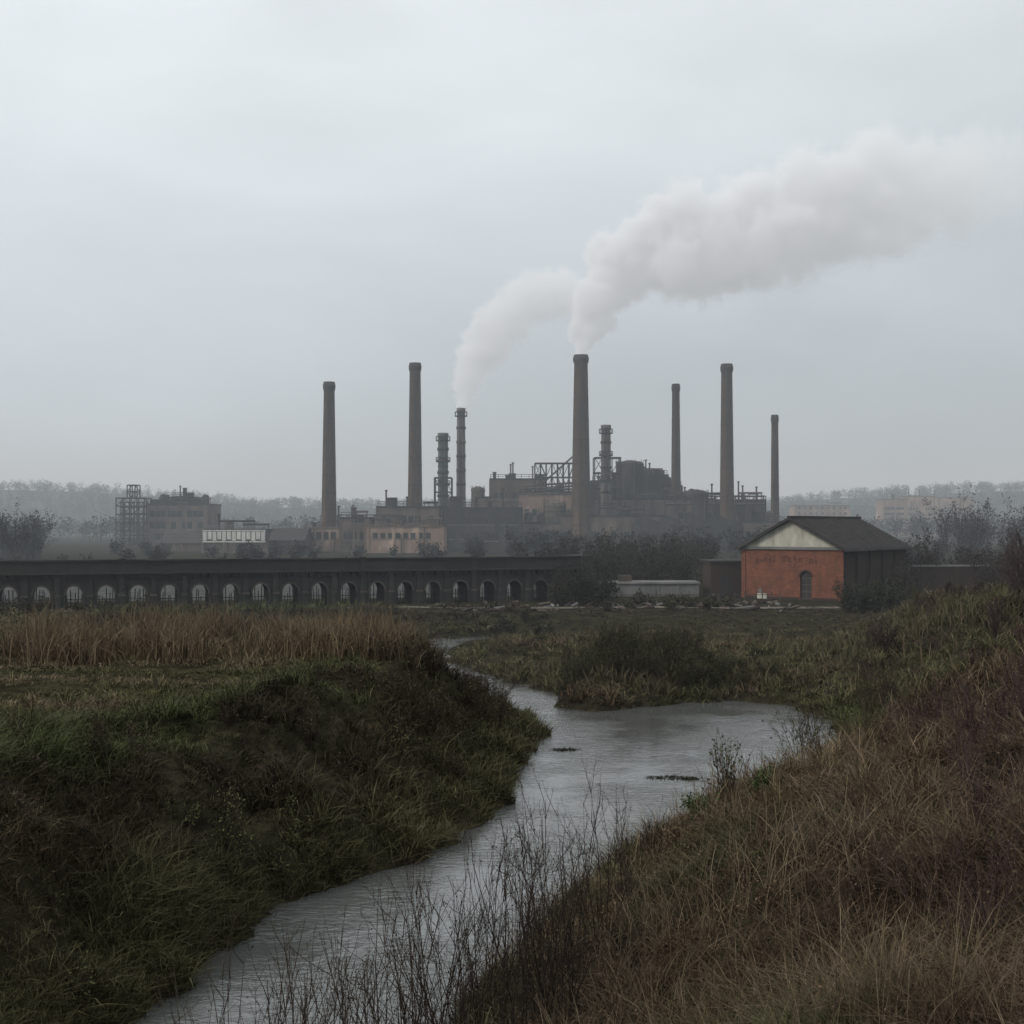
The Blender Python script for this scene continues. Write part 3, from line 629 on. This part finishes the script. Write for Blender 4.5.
mb=MB(); mb.lattice(0,9,0,6,0,Z(498,388)-1.5,4,6,.18); mb.lattice(3,6,1,4,Z(498,388)-1.5,Z(485,388)-1.5,2,2,.18); mb.lattice(1,8,1,5,0,Z(502,388)-1.5,5,8,.12); mb.build('scaffold_tower',(E(116,388),388,1.5))
block('warehouse',160,205,543,320,12,M_brown,0,0,0,roof='gable')
block('warehouse',270,304,540,290,12,M_dark,0,0,0,roof='gable')
for (b0,b1,vt,d) in ((883,908,500,720),(905,935,497,740),(938,974,498,760),(795,850,506,700)):
    block('apartment_block',b0,b1,vt,d,14,M_peach,5,9,2,ww=1.2,wh=1.4,rh=3,z0w=3,rail=False)

# ------------------------------------------------------------------ hills and treelines
xs=np.linspace(-1500,1500,240); rows=[]
prof=lambda x: np.interp(x,[-1500,-700,-480,-380,-250,0,200,330,450,600,1500],[60,52,49,44,33,28,28,42,47,47,55])+5*(fbm(x*.006,x*0+3,8,3)-.5)
ysr=np.array([850,950,1050,1150,1250,1500])
fr=np.array([0,.25,.6,.85,1,1.02])
Xh,Fh=np.meshgrid(xs,fr); Yh=np.repeat(ysr[:,None],240,1)+0*Xh; Zh=1.4+Fh*(prof(Xh)-9)+3*(fbm(Xh*.02,Yh*.02,4,3)-.5)*Fh
i,j=np.meshgrid(np.arange(239),np.arange(5)); b0=(j*240+i).ravel()
acc=Acc(); acc.add(np.stack([Xh,Yh,Zh],-1),np.array([.1,.1,.08]),q=np.stack([b0,b0+1,b0+241,b0+240],1))
acc.build('hills',mat_noise('hill_woodland',(.03,.033,.03),(.07,.07,.058),.02,spec=0),True)
def treeline(name,n,x0,x1,y0,y1,h0,h1,zf,col,per=70):
    a=Acc(); x=rng.uniform(x0,x1,n); y=rng.uniform(y0,y1,n); h=rng.uniform(h0,h1,n); z=zf(x,y)
    P=np.stack([np.stack([x,y,z-1],1),np.stack([x,y,z+h*.8],1)],1); tubes(a,P,np.stack([h*.02,h*.008],1),np.array(col)*.8)
    i=np.repeat(np.arange(n),per); m=len(i); u=unit(rng.normal(size=(m,3)))*(rng.random((m,1))**.4)
    p=np.stack([x[i]+u[:,0]*h[i]*.36,y[i]+u[:,1]*h[i]*.36,z[i]+h[i]*.6+u[:,2]*h[i]*.42],1)
    leaves(a,p,h[i]*.11,np.array(col)*rng.uniform(.5,1.5,(m,1))*rng.uniform(.7,1.3,(n,1))[i]); return a.build(name,M_twig)
def hz(x,y): return 1.4+np.interp(y,ysr,fr)*(prof(x)-9)
treeline('distant_treeline',3600,-720,720,950,1260,7,12,hz,(.04,.042,.037),60)
treeline('distant_treeline',1300,-420,420,480,830,6,11,lambda x,y:1.5+0*x,(.04,.042,.035))

# ------------------------------------------------------------------ haze
me=bpy.data.meshes.new('valley_haze'); bx=(-2200,2200,45,2600,-3,95)
vv=[(bx[0],bx[2],bx[4]),(bx[1],bx[2],bx[4]),(bx[1],bx[3],bx[4]),(bx[0],bx[3],bx[4]),(bx[0],bx[2],bx[5]),(bx[1],bx[2],bx[5]),(bx[1],bx[3],bx[5]),(bx[0],bx[3],bx[5])]
me.from_pydata(vv,[],[(0,1,5,4),(1,2,6,5),(2,3,7,6),(3,0,4,7),(4,5,6,7),(3,2,1,0)])
hm=bpy.data.materials.new('haze'); hm.use_nodes=True; nt=hm.node_tree; nt.nodes.remove(nt.nodes['Principled BSDF'])
vs=nt.nodes.new('ShaderNodeVolumeScatter'); vs.inputs['Color'].default_value=(.84,.93,1,1); vs.inputs['Density'].default_value=.00065
nt.links.new(vs.outputs[0],nt.nodes['Material Output'].inputs['Volume']); me.materials.append(hm); link(bpy.data.objects.new('valley_haze',me))

# ------------------------------------------------------------------ smoke plumes (grid volume)
def spine(pts,n):
    pts=np.array(pts,float); s=np.r_[0,np.cumsum(np.linalg.norm(np.diff(pts[:,:2],axis=0),axis=1))]
    t=np.linspace(0,s[-1],n)**1.0; return np.stack([np.interp(t,s,pts[:,k]) for k in range(pts.shape[1])],1)
D1=340.
pl1=[(581,353,6,3.5),(585,334,14,2.6),(597,303,27,1.8),(622,266,40,1.4),(675,248,48,1.1),(735,238,53,.95),(795,222,57,.8),(855,203,58,.6),(910,190,56,.4),(965,180,50,.2),(1015,176,44,.05)]
pl2=[(461,407,5,3.),(463,390,10,2.2),(469,362,18,1.5),(486,330,25,1.1),(512,305,28,.8),(545,290,29,.6),(580,284,27,.42)]
pts=[];rad=[];fd=[]
for pl,n,yo in ((pl1,60,0),(pl2,36,12)):
    for (u,v,r,f) in spine(pl,n):
        R=r*D1/1300; k=4 if R<3 else 8
        for q in range(k):
            o=rng.normal(size=3); o/=np.linalg.norm(o); o*=R*rng.random()**.5*(.2 if R<3 else .72)
            pts.append((E(u,D1)+o[0],D1+yo+o[1],Z(v,D1)+o[2])); rad.append(R*(.85 if R<3 else rng.uniform(.32,.62))); fd.append(f*rng.uniform(.7,1.2))
me=bpy.data.meshes.new('smoke_plume'); me.from_pydata(pts,[],[])
for nm,val in (('rad',rad),('fade',fd)):
    at=me.attributes.new(nm,'FLOAT','POINT'); at.data.foreach_set('value',np.array(val,np.float32))
so=link(bpy.data.objects.new('smoke_plume',me))
# steam: single scattering plus a constant source term standing for the light scattered many times inside the cloud
sm=bpy.data.materials.new('steam'); sm.use_nodes=True; nt=sm.node_tree; nt.nodes.remove(nt.nodes['Principled BSDF'])
at=nt.nodes.new('ShaderNodeAttribute'); at.attribute_name='density'
md_=nt.nodes.new('ShaderNodeMath'); md_.operation='MULTIPLY'; md_.inputs[1].default_value=.24; nt.links.new(at.outputs['Fac'],md_.inputs[0])
vsn=nt.nodes.new('ShaderNodeVolumeScatter'); vsn.inputs['Color'].default_value=(1,1,1,1); nt.links.new(md_.outputs[0],vsn.inputs['Density'])
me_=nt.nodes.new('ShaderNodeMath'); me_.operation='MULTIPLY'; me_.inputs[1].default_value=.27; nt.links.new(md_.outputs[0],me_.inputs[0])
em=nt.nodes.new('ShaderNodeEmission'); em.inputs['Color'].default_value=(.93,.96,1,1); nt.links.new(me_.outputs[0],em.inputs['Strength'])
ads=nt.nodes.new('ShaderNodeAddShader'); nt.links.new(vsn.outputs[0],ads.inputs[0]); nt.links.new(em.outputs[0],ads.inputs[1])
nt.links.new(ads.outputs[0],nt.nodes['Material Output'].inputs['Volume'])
ng=bpy.data.node_groups.new('smoke_grid','GeometryNodeTree')
ng.interface.new_socket('Geometry',in_out='INPUT',socket_type='NodeSocketGeometry'); ng.interface.new_socket('Geometry',in_out='OUTPUT',socket_type='NodeSocketGeometry')
N=ng.nodes; L=ng.links; gi=N.new('NodeGroupInput'); go=N.new('NodeGroupOutput'); pos=N.new('GeometryNodeInputPosition')
def nz(scale,det):
    t=N.new('ShaderNodeTexNoise'); t.inputs['Scale'].default_value=scale; t.inputs['Detail'].default_value=det; t.inputs['Roughness'].default_value=.6; L.new(pos.outputs[0],t.inputs['Vector']); return t
def vm(op,a,bb,const=None):
    t=N.new('ShaderNodeVectorMath'); t.operation=op; L.new(a,t.inputs[0])
    if bb is not None: L.new(bb,t.inputs[1])
    if const is not None: t.inputs[1].default_value=const
    return t
def mm(op,a,bb=None,c=None):
    t=N.new('ShaderNodeMath'); t.operation=op; L.new(a,t.inputs[0])
    if bb is not None: L.new(bb,t.inputs[1])
    if c is not None: t.inputs[1].default_value=c
    return t.outputs[0]
na=nz(.13,6)
off=vm('SUBTRACT',na.outputs['Color'],None,(.5,.5,.5)); off=vm('MULTIPLY',off.outputs[0],None,(10,10,10)); 
sn=N.new('GeometryNodeSampleNearest'); L.new(gi.outputs[0],sn.inputs[0]); L.new(pos.outputs[0],sn.inputs['Sample Position'])
def samp(dt,src,idx):
    t=N.new('GeometryNodeSampleIndex'); t.data_type=dt; t.domain='POINT'; L.new(gi.outputs[0],t.inputs['Geometry']); L.new(src,t.inputs['Value']); L.new(idx,t.inputs['Index']); return t.outputs[0]
def named(nm): t=N.new('GeometryNodeInputNamedAttribute'); t.data_type='FLOAT'; t.inputs['Name'].default_value=nm; return t.outputs[0]
r0=samp('FLOAT',named('rad'),sn.outputs[0]); rs=mm('DIVIDE',r0,c=6.)
sc=N.new('ShaderNodeVectorMath'); sc.operation='SCALE'; L.new(off.outputs[0],sc.inputs[0]); L.new(rs,sc.inputs['Scale'])
p2=vm('ADD',pos.outputs[0],sc.outputs[0])
sn2=N.new('GeometryNodeSampleNearest'); L.new(gi.outputs[0],sn2.inputs[0]); L.new(p2.outputs[0],sn2.inputs['Sample Position'])
r1=samp('FLOAT',named('rad'),sn2.outputs[0]); f1=samp('FLOAT',named('fade'),sn2.outputs[0]); c1=samp('FLOAT_VECTOR',pos.outputs[0],sn2.outputs[0])
dist=N.new('ShaderNodeVectorMath'); dist.operation='DISTANCE'; L.new(p2.outputs[0],dist.inputs[0]); L.new(c1,dist.inputs[1])
q=mm('DIVIDE',dist.outputs['Value'],r1)
q=mm('SUBTRACT',q,c=1.25); q=mm('MULTIPLY',q,c=-1.5)
nb_=nz(.3,5); nn=mm('SUBTRACT',nb_.outputs['Fac'],c=.5); nn=mm('MULTIPLY',nn,c=2.2)
q=mm('ADD',q,nn); q=mm('MINIMUM',q,c=1.); q=mm('MAXIMUM',q,c=0.); q=mm('MULTIPLY',q,f1)
vc=N.new('GeometryNodeVolumeCube'); L.new(q,vc.inputs['Density'])
P_=np.array(pts); mn=P_.min(0)-12; mx=P_.max(0)+12; mn[2]=min(p[2] for p in pts)-.2
vc.inputs['Min'].default_value=tuple(mn); vc.inputs['Max'].default_value=tuple(mx)
res=((mx-mn)/.9).astype(int)
for k,nm in enumerate(('Resolution X','Resolution Y','Resolution Z')): vc.inputs[nm].default_value=int(res[k])
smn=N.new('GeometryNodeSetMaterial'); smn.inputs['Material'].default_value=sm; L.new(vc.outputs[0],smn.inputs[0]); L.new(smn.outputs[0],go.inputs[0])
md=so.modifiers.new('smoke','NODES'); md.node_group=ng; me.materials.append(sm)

# ------------------------------------------------------------------ sky, sun, camera
w=bpy.data.worlds.new('World'); scene.world=w; w.use_nodes=True; nt=w.node_tree; N=nt.nodes; L=nt.links; bg=N['Background']; bg.inputs['Strength'].default_value=.1
sunv=Vector((-.72,-.38,.58)).normalized()
sk=N.new('ShaderNodeTexSky'); sk.sky_type='NISHITA'; sk.sun_disc=False; sk.sun_elevation=math.asin(sunv.z); sk.sun_rotation=math.atan2(sunv.x,sunv.y); sk.air_density=1.5; sk.dust_density=4
tc=N.new('ShaderNodeTexCoord'); sp=N.new('ShaderNodeSeparateXYZ'); L.new(tc.outputs['Generated'],sp.inputs[0])
rp=N.new('ShaderNodeValToRGB'); cr=rp.color_ramp; cr.elements[0].position=0; cr.elements[0].color=(.52,.585,.645,1); cr.elements[1].position=1; cr.elements[1].color=(1.2,1.24,1.28,1)
for p,c in ((.06,(.55,.62,.68,1)),(.17,(.68,.75,.81,1)),(.3,(.84,.90,.94,1)),(.45,(.92,.97,1.01,1))): e=cr.elements.new(p); e.color=c
L.new(sp.outputs[2],rp.inputs[0])
nz1=N.new('ShaderNodeTexNoise'); nz1.inputs['Scale'].default_value=2.6; nz1.inputs['Detail'].default_value=6; nz1.inputs['Roughness'].default_value=.5; nz1.inputs['Distortion'].default_value=.4
mp=N.new('ShaderNodeMapping'); mp.inputs['Scale'].default_value=(1,1,2.4); L.new(tc.outputs['Generated'],mp.inputs[0]); L.new(mp.outputs[0],nz1.inputs['Vector'])
mr=N.new('ShaderNodeMapRange'); mr.inputs['From Min'].default_value=.3; mr.inputs['From Max'].default_value=.7; mr.inputs['To Min'].default_value=.88; mr.inputs['To Max'].default_value=1.08; L.new(nz1.outputs['Fac'],mr.inputs[0])
mx_=N.new('ShaderNodeMapRange'); mx_.inputs['From Min'].default_value=-.5; mx_.inputs['From Max'].default_value=.5; mx_.inputs['To Min'].default_value=1.08; mx_.inputs['To Max'].default_value=.82; L.new(sp.outputs[0],mx_.inputs[0])
m1=N.new('ShaderNodeMath'); m1.operation='MULTIPLY'; L.new(mr.outputs[0],m1.inputs[0]); L.new(mx_.outputs[0],m1.inputs[1])
m2=N.new('ShaderNodeMath'); m2.operation='MULTIPLY'; m2.inputs[1].default_value=10; L.new(m1.outputs[0],m2.inputs[0])
vs2=N.new('ShaderNodeVectorMath'); vs2.operation='SCALE'; L.new(rp.outputs[0],vs2.inputs[0]); L.new(m2.outputs[0],vs2.inputs['Scale'])
mx=N.new('ShaderNodeMix'); mx.data_type='RGBA'; mx.inputs['Factor'].default_value=.93; L.new(sk.outputs[0],mx.inputs['A']); L.new(vs2.outputs[0],mx.inputs['B']); L.new(mx.outputs['Result'],bg.inputs['Color'])
sl=bpy.data.lights.new('sun','SUN'); sl.energy=1.4; sl.angle=math.radians(14); sl.color=(1,.95,.88); so2=link(bpy.data.objects.new('sun',sl)); so2.rotation_euler=(-sunv).to_track_quat('-Z','Y').to_euler()
cam=bpy.data.cameras.new('camera'); cam.sensor_width=36; cam.lens=45.7; cam.clip_end=9000; cam.clip_start=.1
co=link(bpy.data.objects.new('camera',cam)); co.location=(0,0,8); co.rotation_euler=(math.radians(90.573),0,0); scene.camera=co
scene.view_settings.view_transform='Standard'; scene.view_settings.look='None'; scene.view_settings.exposure=0
